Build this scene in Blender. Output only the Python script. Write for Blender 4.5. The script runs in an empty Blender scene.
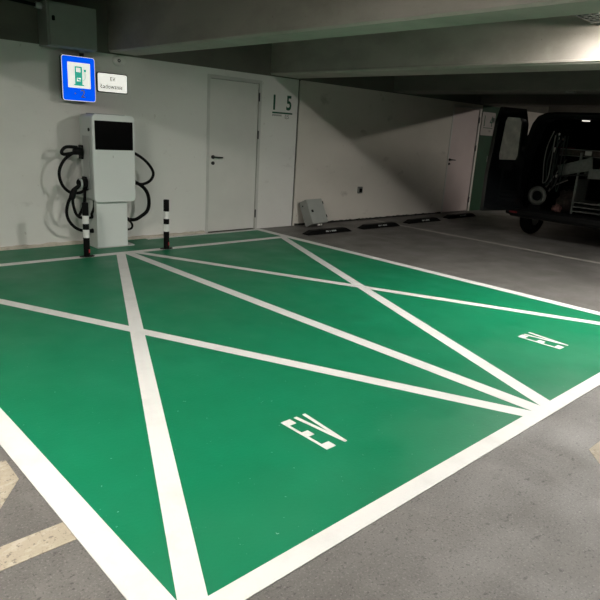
import bpy, bmesh, math, random
from mathutils import Vector, Matrix, Euler
random.seed(7)
DIFF = 210
SC = bpy.context.scene
COL = SC.collection
PI = math.pi
YW = 7.13          # plane of the back wall
ZT = 2.24          # top of the white wall / underside of the edge girder

# ------------------------------------------------------------------ materials
def new_mat(name):
    m = bpy.data.materials.new(name); m.use_nodes = True
    return m, m.node_tree, m.node_tree.nodes['Principled BSDF']

def mat(name, col, rough=0.6, metal=0.0, var=0.0, scale=6.0, bump=0.0, bscale=60.0, emit=None, es=1.0, coat=0.0, spec=0.5):
    m, nt, b = new_mat(name)
    b.inputs['Base Color'].default_value = (*col, 1)
    b.inputs['Roughness'].default_value = rough
    b.inputs['Metallic'].default_value = metal
    b.inputs['Coat Weight'].default_value = coat
    b.inputs['Specular IOR Level'].default_value = spec
    tc = nt.nodes.new('ShaderNodeTexCoord')
    if var > 0:
        n = nt.nodes.new('ShaderNodeTexNoise'); n.inputs['Scale'].default_value = scale; n.inputs['Detail'].default_value = 6
        r = nt.nodes.new('ShaderNodeValToRGB')
        r.color_ramp.elements[0].position = 0.3; r.color_ramp.elements[1].position = 0.7
        r.color_ramp.elements[0].color = (*[c * (1 - var) for c in col], 1)
        r.color_ramp.elements[1].color = (*[min(1, c * (1 + var)) for c in col], 1)
        nt.links.new(tc.outputs['Object'], n.inputs['Vector'])
        nt.links.new(n.outputs['Fac'], r.inputs['Fac']); nt.links.new(r.outputs['Color'], b.inputs['Base Color'])
    if bump > 0:
        n = nt.nodes.new('ShaderNodeTexNoise'); n.inputs['Scale'].default_value = bscale; n.inputs['Detail'].default_value = 4
        bp = nt.nodes.new('ShaderNodeBump'); bp.inputs['Strength'].default_value = bump; bp.inputs['Distance'].default_value = 0.01
        nt.links.new(tc.outputs['Object'], n.inputs['Vector'])
        nt.links.new(n.outputs['Fac'], bp.inputs['Height']); nt.links.new(bp.outputs['Normal'], b.inputs['Normal'])
    if emit:
        b.inputs['Emission Color'].default_value = (*emit, 1); b.inputs['Emission Strength'].default_value = es
    return m

def layered(name, base, layers, rough=0.6, rvar=0.0, bump=0.15, bscale=90.0, spec=0.5):
    """base colour plus layers (colour, scale, lo, hi, stretch, amount) of noise-shaped stains"""
    m, nt, b = new_mat(name)
    tc = nt.nodes.new('ShaderNodeTexCoord')
    cur = None
    rgb = nt.nodes.new('ShaderNodeRGB'); rgb.outputs[0].default_value = (*base, 1); cur = rgb.outputs[0]
    for k, (c, sc, lo, hi, st, am) in enumerate(layers):
        mp = nt.nodes.new('ShaderNodeMapping'); mp.inputs['Scale'].default_value = st; mp.inputs['Location'].default_value = (k * 3.7, k * 1.3, k * 2.1)
        n = nt.nodes.new('ShaderNodeTexNoise'); n.inputs['Scale'].default_value = sc; n.inputs['Detail'].default_value = 8; n.inputs['Roughness'].default_value = 0.6
        mr = nt.nodes.new('ShaderNodeMapRange'); mr.inputs['From Min'].default_value = lo; mr.inputs['From Max'].default_value = hi; mr.inputs['To Max'].default_value = am
        mx = nt.nodes.new('ShaderNodeMix'); mx.data_type = 'RGBA'
        mx.inputs[7].default_value = (*c, 1)
        nt.links.new(tc.outputs['Object'], mp.inputs['Vector']); nt.links.new(mp.outputs['Vector'], n.inputs['Vector'])
        nt.links.new(n.outputs['Fac'], mr.inputs['Value']); nt.links.new(mr.outputs['Result'], mx.inputs[0])
        nt.links.new(cur, mx.inputs[6]); cur = mx.outputs[2]
    nt.links.new(cur, b.inputs['Base Color'])
    b.inputs['Roughness'].default_value = rough
    b.inputs['Specular IOR Level'].default_value = spec
    if rvar > 0:
        n = nt.nodes.new('ShaderNodeTexNoise'); n.inputs['Scale'].default_value = 2.5; n.inputs['Detail'].default_value = 6
        mr = nt.nodes.new('ShaderNodeMapRange'); mr.inputs['From Min'].default_value = 0.3; mr.inputs['From Max'].default_value = 0.7
        mr.inputs['To Min'].default_value = rough - rvar; mr.inputs['To Max'].default_value = rough + rvar
        nt.links.new(tc.outputs['Object'], n.inputs['Vector']); nt.links.new(n.outputs['Fac'], mr.inputs['Value']); nt.links.new(mr.outputs['Result'], b.inputs['Roughness'])
    n = nt.nodes.new('ShaderNodeTexNoise'); n.inputs['Scale'].default_value = bscale; n.inputs['Detail'].default_value = 5
    bp = nt.nodes.new('ShaderNodeBump'); bp.inputs['Strength'].default_value = bump; bp.inputs['Distance'].default_value = 0.01
    nt.links.new(tc.outputs['Object'], n.inputs['Vector']); nt.links.new(n.outputs['Fac'], bp.inputs['Height']); nt.links.new(bp.outputs['Normal'], b.inputs['Normal'])
    return m

M = {}
M['asphalt'] = layered('asphalt_floor', (0.1456, 0.1376, 0.128), [
    ((0.096, 0.088, 0.08), 1.3, 0.42, 0.66, (1, 2.2, 1), 0.75),
    ((0.196, 0.1856, 0.172), 3.0, 0.52, 0.72, (2.5, 1, 1), 0.5),
    ((0.044, 0.0416, 0.0384), 22, 0.62, 0.68, (1, 1.6, 1), 0.7),
    ((0.288, 0.276, 0.256), 110, 0.55, 0.68, (1, 1, 1), 0.6),
    ((0.032, 0.0304, 0.0288), 85, 0.56, 0.66, (1, 1, 1), 0.65)], rough=0.55, rvar=0.12, bump=0.25, bscale=140)
M['green'] = layered('green_floor_coating', (0.0035, 0.178, 0.078), [
    ((0.006, 0.200, 0.094), 2.2, 0.42, 0.66, (1, 1, 1), 0.6),
    ((0.003, 0.145, 0.062), 1.1, 0.52, 0.72, (1.6, 1, 1), 0.6),
    ((0.333, 0.444, 0.3848), 42, 0.70, 0.72, (1, 1, 1), 0.8),
    ((0.00296, 0.0666, 0.037), 30, 0.72, 0.75, (1, 1, 1), 0.6)], rough=0.45, rvar=0.08, bump=0.10, bscale=60, spec=0.3)
M['white_line'] = layered('white_road_paint', (0.73, 0.722, 0.70), [
    ((0.544, 0.532, 0.508), 4, 0.5, 0.72, (1, 1, 1), 0.5),
    ((0.48, 0.456, 0.416), 200, 0.60, 0.70, (1, 1, 1), 0.35)], rough=0.5, bump=0.1, bscale=120)
M['old_line'] = layered('worn_cream_paint', (0.3848, 0.333, 0.2516), [
    ((0.4884, 0.444, 0.37), 14, 0.52, 0.62, (1, 2, 1), 0.6),
    ((0.1628, 0.1406, 0.111), 45, 0.58, 0.64, (1, 1, 1), 0.8),
    ((0.185, 0.1628, 0.1332), 120, 0.58, 0.66, (1, 1, 1), 0.6)], rough=0.7, bump=0.2, bscale=120)
M['dull_line'] = layered('dirty_white_paint', (0.36, 0.34, 0.31), [((0.2, 0.19, 0.17), 20, 0.5, 0.65, (1, 1, 1), 0.6)], rough=0.7)
M['wall'] = layered('white_painted_wall', (0.78, 0.775, 0.74), [
    ((0.70, 0.69, 0.655), 0.9, 0.45, 0.70, (1, 1, 1.6), 0.6),
    ((0.48, 0.465, 0.43), 3.2, 0.62, 0.74, (1, 1, 1.6), 0.45),
    ((0.42, 0.38, 0.33), 18, 0.66, 0.72, (1, 1, 0.6), 0.4)], rough=0.75, bump=0.12, bscale=35)
M['wall_b'] = layered('cream_painted_wall', (0.72, 0.68, 0.615), [
    ((0.63, 0.595, 0.53), 0.9, 0.45, 0.70, (1, 1, 1.6), 0.6),
    ((0.30, 0.27, 0.23), 3.0, 0.62, 0.74, (1, 1, 1.6), 0.45),
    ((0.30, 0.10, 0.07), 16, 0.70, 0.73, (1, 1, 0.6), 0.5)], rough=0.75, bump=0.12, bscale=35)
M['curb'] = layered('plaster_kerb', (0.60, 0.55, 0.47), [((0.3, 0.27, 0.22), 14, 0.5, 0.7, (1, 1, 1), 0.6)], rough=0.85, bump=0.5, bscale=30)
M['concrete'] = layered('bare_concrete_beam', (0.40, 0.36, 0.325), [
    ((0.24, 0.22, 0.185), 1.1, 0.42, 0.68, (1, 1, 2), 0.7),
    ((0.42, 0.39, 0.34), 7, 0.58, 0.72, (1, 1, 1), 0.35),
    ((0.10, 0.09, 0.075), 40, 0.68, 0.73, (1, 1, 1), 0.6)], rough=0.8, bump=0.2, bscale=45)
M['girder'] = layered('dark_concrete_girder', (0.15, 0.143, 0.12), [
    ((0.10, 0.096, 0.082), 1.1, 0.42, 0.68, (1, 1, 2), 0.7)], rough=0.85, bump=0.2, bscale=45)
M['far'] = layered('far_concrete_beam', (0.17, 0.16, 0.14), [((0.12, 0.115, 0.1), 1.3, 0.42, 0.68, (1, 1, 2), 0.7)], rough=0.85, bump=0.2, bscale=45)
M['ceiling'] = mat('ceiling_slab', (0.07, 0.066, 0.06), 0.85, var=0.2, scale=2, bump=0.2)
M['dark_wall'] = mat('dim_far_wall', (0.05, 0.05, 0.045), 0.85, var=0.3, scale=1.5, bump=0.2)
M['green_wall'] = mat('green_wall_paint', (0.005, 0.048, 0.017), 0.6, var=0.15, scale=4, bump=0.1)
M['door'] = mat('light_grey_door_paint', (0.70, 0.695, 0.655), 0.6, var=0.04, scale=3, bump=0.03)
M['door_b'] = mat('pink_lit_door_paint', (0.64, 0.545, 0.53), 0.5, var=0.04, scale=3, bump=0.03)  # pink tint puts the pinkish light at this end into the door colour
M['frame'] = mat('door_frame_paint', (0.58, 0.58, 0.545), 0.5, var=0.05, scale=5)
M['gap'] = mat('dark_gap', (0.02, 0.02, 0.018), 0.9, var=0.2)
M['steel'] = mat('brushed_steel', (0.30, 0.30, 0.29), 0.35, 0.9, var=0.1, scale=40)
M['dark_steel'] = mat('dark_steel', (0.05, 0.05, 0.05), 0.4, 0.6, var=0.1, scale=40)
M['ch_white'] = mat('charger_white_panel', (0.77, 0.81, 0.79), 0.4, var=0.02, scale=3, coat=0.2)
M['ch_side'] = mat('charger_grey_side', (0.58, 0.61, 0.585), 0.42, var=0.02, scale=3)
M['ch_grill'] = mat('charger_grille', (0.42, 0.44, 0.43), 0.5, var=0.05, scale=60)
M['screen'] = mat('black_glass_screen', (0.003, 0.003, 0.003), 0.12, var=0.1, scale=2)
M['rubber'] = mat('black_rubber', (0.004, 0.004, 0.004), 0.6, spec=0.12, var=0.2, scale=30)
M['plastic'] = mat('black_plastic', (0.005, 0.005, 0.005), 0.5, spec=0.15, var=0.1, scale=30)
M['grey_plastic'] = mat('pale_grey_plastic', (0.45, 0.47, 0.46), 0.4, var=0.05, scale=20)
M['reflect'] = mat('white_reflective_tape', (0.86, 0.86, 0.84), 0.4, var=0.03, scale=30)
M['red'] = mat('red_sticker', (0.50, 0.03, 0.04), 0.5, var=0.1, scale=30)
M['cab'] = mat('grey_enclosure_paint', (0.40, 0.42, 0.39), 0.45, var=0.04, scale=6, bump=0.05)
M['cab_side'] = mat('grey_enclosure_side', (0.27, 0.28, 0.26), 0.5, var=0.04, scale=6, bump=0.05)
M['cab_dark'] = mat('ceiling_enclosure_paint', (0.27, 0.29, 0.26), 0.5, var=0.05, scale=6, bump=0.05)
M['sign_blue'] = mat('emissive_blue', (0.0, 0.07, 0.6), 0.6, var=0.02, emit=(0.0, 0.10, 0.95), es=0.72, spec=0.05)  # brightness of the sign faces is emission set in these materials
M['sign_white'] = mat('emissive_white', (0.85, 0.85, 0.8), 0.4, var=0.02, emit=(0.97, 0.96, 0.88), es=0.6)
M['sign_teal'] = mat('emissive_teal', (0.0, 0.45, 0.33), 0.4, var=0.02, emit=(0.0, 0.42, 0.30), es=0.5)
M['sign_gold'] = mat('faded_gold_print', (0.42, 0.33, 0.20), 0.5, var=0.1)
M['sign_edge'] = mat('sign_dark_edge', (0.03, 0.035, 0.04), 0.5, var=0.1)
M['sign_ink'] = mat('sign_grey_ink', (0.10, 0.095, 0.09), 0.5, var=0.05)
M['num_green'] = mat('dark_green_stencil', (0.008, 0.085, 0.045), 0.6, var=0.2, scale=30)
M['num_grey'] = mat('grey_green_stencil', (0.13, 0.15, 0.12), 0.6, var=0.2, scale=30)
M['board'] = mat('grey_white_board', (0.40, 0.375, 0.35), 0.6, var=0.08, scale=8)
M['tray'] = mat('dark_green_tray', (0.006, 0.022, 0.016), 0.5, 0.0, var=0.2, scale=30)
M['lamp_body'] = mat('lamp_housing', (0.55, 0.55, 0.53), 0.5, var=0.05)
M['lamp_glow'] = mat('lamp_diffuser', (0.9, 0.9, 0.85), 0.4, var=0.01, emit=(1.0, 0.95, 0.85), es=DIFF)
M['lamp_glow_dim'] = mat('weak_lamp_diffuser', (0.9, 0.9, 0.85), 0.4, var=0.01, emit=(1.0, 0.95, 0.85), es=45)
M['van'] = mat('black_car_paint', (0.006, 0.007, 0.008), 0.18, var=0.1, scale=3, coat=0.6)
M['van_in'] = mat('van_dark_interior', (0.009, 0.010, 0.010), 0.6, spec=0.2, var=0.4, scale=7, bump=0.3, bscale=20)
M['glass'] = mat('dark_tinted_glass', (0.01, 0.012, 0.012), 0.08, var=0.05)
M['door_glass'] = mat('misted_window', (0.80, 0.77, 0.71), 0.35, var=0.2, scale=9)
M['tail'] = mat('red_tail_lens', (0.09, 0.003, 0.006), 0.25, var=0.05)
M['grey_metal'] = mat('galvanised_metal', (0.23, 0.24, 0.225), 0.45, 0.3, var=0.15, scale=20)
M['pink_cloth'] = mat('dusty_pink_cloth', (0.22, 0.11, 0.10), 0.9, var=0.3, scale=30)
M['brown_cloth'] = mat('brown_cloth', (0.06, 0.045, 0.04), 0.9, var=0.4, scale=25)
M['white_pl'] = mat('white_plastic', (0.72, 0.70, 0.66), 0.4, var=0.03)

# ------------------------------------------------------------------ geometry helpers
def box(bm, x0, x1, y0, y1, z0, z1):
    r = bmesh.ops.create_cube(bm, size=1.0)
    for v in r['verts']:
        v.co = Vector(((v.co.x + .5) * (x1 - x0) + x0, (v.co.y + .5) * (y1 - y0) + y0, (v.co.z + .5) * (z1 - z0) + z0))
    return r['verts']

def prism(bm, pts, a, b, axis='z'):
    """extrude a 2-D outline between a and b along an axis (x: pts=(y,z), y: pts=(x,z), z: pts=(x,y))"""
    def P(p, t):
        return {'x': Vector((t, p[0], p[1])), 'y': Vector((p[0], t, p[1])), 'z': Vector((p[0], p[1], t))}[axis]
    lo = [bm.verts.new(P(p, a)) for p in pts]; hi = [bm.verts.new(P(p, b)) for p in pts]
    n = len(pts)
    bm.faces.new(lo); bm.faces.new(hi[::-1])
    for i in range(n):
        bm.faces.new((lo[i], lo[(i + 1) % n], hi[(i + 1) % n], hi[i]))

def rrect(x0, x1, y0, y1, r, n=6):
    o = []
    for cx, cy, a0 in ((x1 - r, y1 - r, 0), (x0 + r, y1 - r, 90), (x0 + r, y0 + r, 180), (x1 - r, y0 + r, 270)):
        for k in range(n + 1):
            a = math.radians(a0 + 90 * k / n); o.append((cx + r * math.cos(a), cy + r * math.sin(a)))
    return o

def cyl(bm, p0, p1, r0, r1=None, n=20):
    p0, p1 = Vector(p0), Vector(p1); r1 = r0 if r1 is None else r1
    d = p1 - p0
    rot = d.to_track_quat('Z', 'Y').to_matrix().to_4x4()
    bmesh.ops.create_cone(bm, cap_ends=True, cap_tris=False, segments=n, radius1=r0, radius2=r1, depth=d.length,
                          matrix=Matrix.Translation((p0 + p1) / 2) @ rot)

def spline(pts, sub=8):
    P = [Vector(p) for p in pts]; P = [2 * P[0] - P[1]] + P + [2 * P[-1] - P[-2]]; o = []
    for i in range(1, len(P) - 2):
        for k in range(sub):
            t = k / sub
            o.append(0.5 * ((2 * P[i]) + (-P[i-1] + P[i+1]) * t + (2*P[i-1] - 5*P[i] + 4*P[i+1] - P[i+2]) * t*t + (-P[i-1] + 3*P[i] - 3*P[i+1] + P[i+2]) * t**3))
    o.append(P[-2]); return o

def tube(bm, pts, r, n=10):
    rings = []; up = Vector((0, 1, 0.01)).normalized()
    for i, p in enumerate(pts):
        t = (pts[min(i + 1, len(pts) - 1)] - pts[max(i - 1, 0)]).normalized()
        s = t.cross(up); s = s.normalized() if s.length > 1e-4 else t.orthogonal().normalized()
        u = s.cross(t).normalized()
        rr = r[i] if isinstance(r, list) else r
        rings.append([bm.verts.new(p + (s * math.cos(2*PI*k/n) + u * math.sin(2*PI*k/n)) * rr) for k in range(n)])
    for a, b in zip(rings, rings[1:]):
        for k in range(n): bm.faces.new((a[k], a[(k+1) % n], b[(k+1) % n], b[k]))
    bm.faces.new(rings[0][::-1]); bm.faces.new(rings[-1])

def torus(bm, c, R, r, axis='x', n=40, m=12, sq=1.0):
    vs = []
    for i in range(n):
        a = 2*PI*i/n; row = []
        for j in range(m):
            b = 2*PI*j/m; rr = R + r*math.cos(b); h = r*math.sin(b)*sq
            p = {'x': (h, rr*math.cos(a), rr*math.sin(a)), 'y': (rr*math.cos(a), h, rr*math.sin(a)), 'z': (rr*math.cos(a), rr*math.sin(a), h)}[axis]
            row.append(bm.verts.new(Vector(p) + Vector(c)))
        vs.append(row)
    for i in range(n):
        for j in range(m):
            bm.faces.new((vs[i][j], vs[(i+1) % n][j], vs[(i+1) % n][(j+1) % m], vs[i][(j+1) % m]))

def obj(name, bm, m, parent=None, bevel=0.0, smooth=False, seg=2, kind=None):
    bmesh.ops.recalc_face_normals(bm, faces=bm.faces[:])
    me = bpy.data.meshes.new(name); bm.to_mesh(me); bm.free()
    me.materials.append(M[m] if isinstance(m, str) else m)
    if smooth:
        for p in me.polygons: p.use_smooth = True
        me.set_sharp_from_angle(angle=math.radians(40))
    o = bpy.data.objects.new(name, me); COL.objects.link(o)
    if bevel > 0:
        b = o.modifiers.new('bevel', 'BEVEL'); b.width = bevel; b.segments = seg; b.limit_method = 'ANGLE'; b.angle_limit = math.radians(50)
    if parent: o.parent = parent
    if kind: o['kind'] = kind
    return o

def B(*a):
    bm = bmesh.new()
    if a: box(bm, *a)
    return bm

def tag(o, label, cat, group=None):
    o['label'] = label; o['category'] = cat
    if group: o['group'] = group
    return o

def thing(name, label, cat, loc, rot=(0, 0, 0), group=None):
    o = bpy.data.objects.new(name, None); COL.objects.link(o)
    o.location = loc; o.rotation_euler = rot; o.empty_display_size = 0.1
    return tag(o, label, cat, group)

def centre(o):
    """put a single-mesh thing's origin at the middle of its base"""
    vs = [v.co for v in o.data.vertices]
    c = Vector(((min(v.x for v in vs) + max(v.x for v in vs)) / 2, (min(v.y for v in vs) + max(v.y for v in vs)) / 2, min(v.z for v in vs)))
    o.data.transform(Matrix.Translation(-c)); o.location = c
    return o

def text_bm(s, h, wide=1.0, thick=0.002, bold=0.0, space=1.0):
    """built-in lettering as a mesh standing in the xz plane, front facing -y, origin at lower left"""
    cu = bpy.data.curves.new('lettering', 'FONT'); cu.body = s; cu.extrude = thick / 2; cu.offset = bold; cu.resolution_u = 4; cu.space_character = space
    o = bpy.data.objects.new('lettering', cu); COL.objects.link(o)
    bpy.context.view_layer.update()
    dg = bpy.context.evaluated_depsgraph_get()
    me = bpy.data.meshes.new_from_object(o.evaluated_get(dg))
    bpy.data.objects.remove(o); bpy.data.curves.remove(cu)
    bm = bmesh.new(); bm.from_mesh(me); bpy.data.meshes.remove(me)
    xs = [v.co.x for v in bm.verts]; ys = [v.co.y for v in bm.verts]
    k = h / (max(ys) - min(ys))
    x0, y0 = min(xs), min(ys)
    for v in bm.verts:
        v.co = Vector(((v.co.x - x0) * k * wide, -v.co.z, (v.co.y - y0) * k))
    return bm
def shift(bm, x, y, z):
    bmesh.ops.translate(bm, verts=bm.verts[:], vec=(x, y, z)); return bm

# ------------------------------------------------------------------ the setting
obj('floor', B(-8, 21, -8, YW + 0.4, -0.2, 0), 'asphalt', kind='structure')
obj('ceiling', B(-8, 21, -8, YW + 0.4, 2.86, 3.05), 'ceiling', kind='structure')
# back wall with two door openings
D1 = (4.88, 5.83, 2.16); D2 = (10.80, 11.86, 2.19)
bm = bmesh.new()
box(bm, -8, D1[0], YW, YW + .3, 0, ZT); box(bm, D1[1], 6.555, YW, YW + .3, 0, ZT); box(bm, D1[0], D1[1], YW, YW + .3, D1[2], ZT)
box(bm, D1[0], D1[1], YW + .12, YW + .3, 0, D1[2])
obj('wall_back', bm, 'wall', kind='structure')
bm = bmesh.new()
box(bm, 6.59, D2[0], YW, YW + .3, 0, ZT); box(bm, D2[0], D2[1], YW, YW + .3, D2[2], ZT); box(bm, D2[0], D2[1], YW + .12, YW + .3, 0, D2[2])
box(bm, D2[1], 11.9, YW, YW + .3, 0, ZT); box(bm, 13.15, 21, YW, YW + .3, 0, ZT)
obj('wall_back_right', bm, 'wall_b', kind='structure')
obj('wall_green_section', B(11.9, 13.15, YW, YW + .3, 0, ZT), 'green_wall', kind='structure')
obj('trim_1', B(6.555, 6.59, YW + .02, YW + .3, 0, ZT), 'gap', kind='structure')
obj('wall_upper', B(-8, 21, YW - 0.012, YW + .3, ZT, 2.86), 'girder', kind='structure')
obj('trim_2', B(-8, 21, YW + 0.004, YW + .1, ZT - 0.012, ZT + 0.001), 'gap', kind='structure')
obj('wall_left', B(-8.3, -8, -8, YW + .3, 0, 2.86), 'wall', kind='structure')
obj('wall_front', B(-8, 21, -8.3, -8, 0, 2.86), 'dark_wall', kind='structure')
obj('wall_right', B(21, 21.3, -8, YW + .3, 0, 2.86), 'dark_wall', kind='structure')
# rough plaster kerb along the wall foot, left of the door
def kerb(name, x0, x1, h, d, m):
    bm = bmesh.new(); n = int((x1 - x0) / 0.05); rows = []
    for i in range(n + 1):
        x = x0 + (x1 - x0) * i / n
        hh = h + random.uniform(-.006, .008); dd = d + random.uniform(-.004, .006)
        rows.append([bm.verts.new(p) for p in ((x, YW, 0), (x, YW - dd, 0), (x, YW - dd, hh * .6), (x, YW - dd * .5, hh), (x, YW, hh))])
    for a, b in zip(rows, rows[1:]):
        for k in range(5): bm.faces.new((a[k], a[(k+1) % 5], b[(k+1) % 5], b[k]))
    bm.faces.new(rows[0]); bm.faces.new(rows[-1][::-1])
    return obj(name, bm, m, kind='structure')
kerb('baseboard_left', -2, D1[0] - .03, 0.035, 0.045, 'curb')
kerb('baseboard_right', 6.62, D2[0] - .03, 0.028, 0.018, 'gap')

# beams across the ceiling, running away from the wall (their arris is chipped and rounded)
def beam(n, x0, x1, m, z0=2.255, lip=.001):
    pts = [(x0, 2.86), (x0, z0 + .04), (x0 - lip, z0 + .034), (x0 - lip, z0 + .018), (x0, z0 + .018), (x0 + .02, z0), (x1 - .02, z0), (x1, z0 + .02), (x1, 2.86)]
    bm = bmesh.new(); prism(bm, pts, -8, YW - .012, 'y')
    o = obj('ceiling_beam', bm, m, kind='structure')
    return o
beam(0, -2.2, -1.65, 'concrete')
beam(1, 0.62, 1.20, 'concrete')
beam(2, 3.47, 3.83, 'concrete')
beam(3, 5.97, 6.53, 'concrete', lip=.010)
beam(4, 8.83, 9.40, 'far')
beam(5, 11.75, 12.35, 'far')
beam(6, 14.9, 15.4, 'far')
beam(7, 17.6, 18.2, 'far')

# doors
def door(n, D, m, hx, hz, hinges):
    x0, x1, zt = D; f = 0.045
    bm = B(x0 + f + .006, x1 - f - .006, YW + .012, YW + .055, .012, zt - f - .006)
    d = obj('door_%d' % n, bm, m, kind='structure', bevel=.003)
    bm = bmesh.new()
    for a in ((x0, x0 + f, 0, zt), (x1 - f, x1, 0, zt), (x0 + f, x1 - f, zt - f, zt)):
        box(bm, a[0], a[1], YW - .008, YW + .10, a[2], a[3])
    obj('door_frame', bm, 'frame', d, bevel=.003)
    obj('door_gap', B(x0 + f, x1 - f, YW + .06, YW + .07, .001, zt - f), 'gap', d)
    bm = bmesh.new()
    cyl(bm, (hx, YW + .012, hz), (hx, YW - .004, hz), .026); cyl(bm, (hx, YW - .004, hz), (hx, YW - .05, hz), .011)
    tube(bm, spline([(hx, YW - .045, hz), (hx + .03, YW - .055, hz), (hx + .07, YW - .055, hz - .002), (hx + .13, YW - .05, hz - .004)], 4), .0105)
    h = obj('door_handle', bm, 'dark_steel', d, smooth=True)
    bm = bmesh.new(); cyl(bm, (hx, YW + .012, hz - .085), (hx, YW - .006, hz - .085), .024)
    cyl(bm, (hx, YW - .006, hz - .085), (hx, YW - .014, hz - .085), .01)
    obj('lock_cylinder', bm, 'dark_steel', d, smooth=True)
    for z in hinges:
        bm = bmesh.new(); cyl(bm, (x1 - f - .002, YW - .012, z - .06), (x1 - f - .002, YW - .012, z + .06), .011, n=12)
        obj('hinge', bm, 'dark_steel', d, smooth=True)
    return d
door(1, D1, 'door', 4.995, 1.07, (1.93, 1.40, .24))
door(2, D2, 'door_b', 10.90, 1.10, (1.93, 1.35, .25))

# ------------------------------------------------------------------ floor paint
def paint(name, polys, z, m):
    bm = bmesh.new()
    for p in polys: prism(bm, p, 0.0002, z, 'z')
    return centre(obj(name, bm, m))
XL, XR, YF, YB = 0.74, 5.86, 1.25, 6.97
g = paint('green_floor_coating', [[(XL + .05, YF + .04), (XR - .05, YF + .04), (XR - .05, YW - .047), (XL + .05, YW - .047)]], .002, 'green')
g['kind'] = 'structure'
ML = {}
def line(label, poly, z, name='painted_line', m='white_line', cat='floor line', group=None):
    return tag(paint(name, [poly], z, m), label, cat, group)
Q = lambda x0, x1, y0, y1: [(x0, y0), (x1, y0), (x1, y1), (x0, y1)]
line('wide white painted line along the front edge of the green bays', Q(XL, XR, YF, 1.34), .0050, 'boundary_line')
line('white painted line down the left edge of the green bays, lower left corner', Q(XL, .86, 1.34, YW - .1), .0046, 'boundary_line')
line('thin white line down the right edge of the green bays', Q(5.745, XR, 1.34, YW - .03), .0046, 'boundary_line')
line('white line across the green floor behind both bays, at the striped posts', Q(.86, 5.745, 6.33, 6.435), .0042, 'boundary_line')
line('thin white line at the wall foot in front of the left door', Q(3.9, 5.745, YW - .125, YW - .05), .0042, 'boundary_line')
line('straight white line dividing the two green bays, from charger to front', Q(3.225, 3.335, 1.34, 6.33), .0038, 'bay_divider_line')
line('thick white diagonal of the left bay, from charger to nearest front corner', [(3.115, 6.33), (.84, 1.34), (.95, 1.34), (3.225, 6.33)], .0034, 'diagonal_line')
line('thick white diagonal of the right bay, from far right corner to front centre', [(5.635, 6.33), (3.335, 1.34), (3.455, 1.34), (5.745, 6.33)], .0034, 'diagonal_line')
line('thin white diagonal of the left bay, from far left corner to front centre', [(.86, 6.33), (3.115, 1.34), (3.225, 1.34), (.97, 6.33)], .0030, 'diagonal_line')
line('thin white diagonal of the right bay, from charger to right picture edge', [(3.335, 6.33), (5.64, 1.34), (5.745, 1.34), (3.445, 6.33)], .0030, 'diagonal_line')
line('thin dull white bay line on the dark asphalt near the van', Q(8.44, 8.52, 1.2, YW - .1), .002, 'bay_line', 'dull_line')
line('worn cream painted band running up to the left edge line at lower left', Q(-1.4, .738, 1.88, 2.005), .0022, 'worn_line', 'old_line')
line('worn cream arrowhead tip painted on grey asphalt at the left picture edge', [(.675, 2.60), (.715, 2.58), (.71, 2.40), (.45, 2.06), (.36, 2.14), (.5, 2.33), (.14, 2.33), (.14, 2.42), (.55, 2.42), (.56, 2.46), (.4, 2.66), (.5, 2.74)][::-1], .0022, 'painted_arrow', 'old_line')
line('worn cream arrow tip painted on asphalt at the right picture edge', [(3.04, .94), (3.20, .94), (3.30, .75), (3.05, .5), (2.95, .56), (2.93, .84)], .0022, 'painted_arrow', 'old_line')

def ev(x, y0, y1, wE, wV, gap, label):
    """stencilled E and V, the letters stretched along y"""
    L = y1 - y0; t = .016; a = .052
    r = thing('painted_lettering', label, 'floor lettering', (x, y0, 0.0022), group=None)
    bm = bmesh.new()
    pts = [(0, 0), (wE, 0), (wE, a), (t, a), (t, L/2 - a/2), (wE * .9, L/2 - a/2), (wE * .9, L/2 + a/2), (t, L/2 + a/2), (t, L - a), (wE, L - a), (wE, L), (0, L)]
    prism(bm, pts, 0, .003, 'z'); obj('letter_e', bm, 'white_line', r)
    bm = bmesh.new(); x0 = wE + gap; c = x0 + wV / 2; s = .021
    prism(bm, [(x0, L), (c - s * .4, 0), (c + s * .4, 0), (x0 + wV, L), (x0 + wV - s, L), (c, L * .32), (x0 + s, L)], 0, .003, 'z')
    obj('letter_v', bm, 'white_line', r)
ev(1.942, 1.765, 2.11, .064, .085, .03, 'white letters EV painted on the green floor of the left bay')
ev(4.455, 1.728, 2.075, .078, .10, .018, 'white letters EV painted on the green floor of the right bay')

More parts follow.
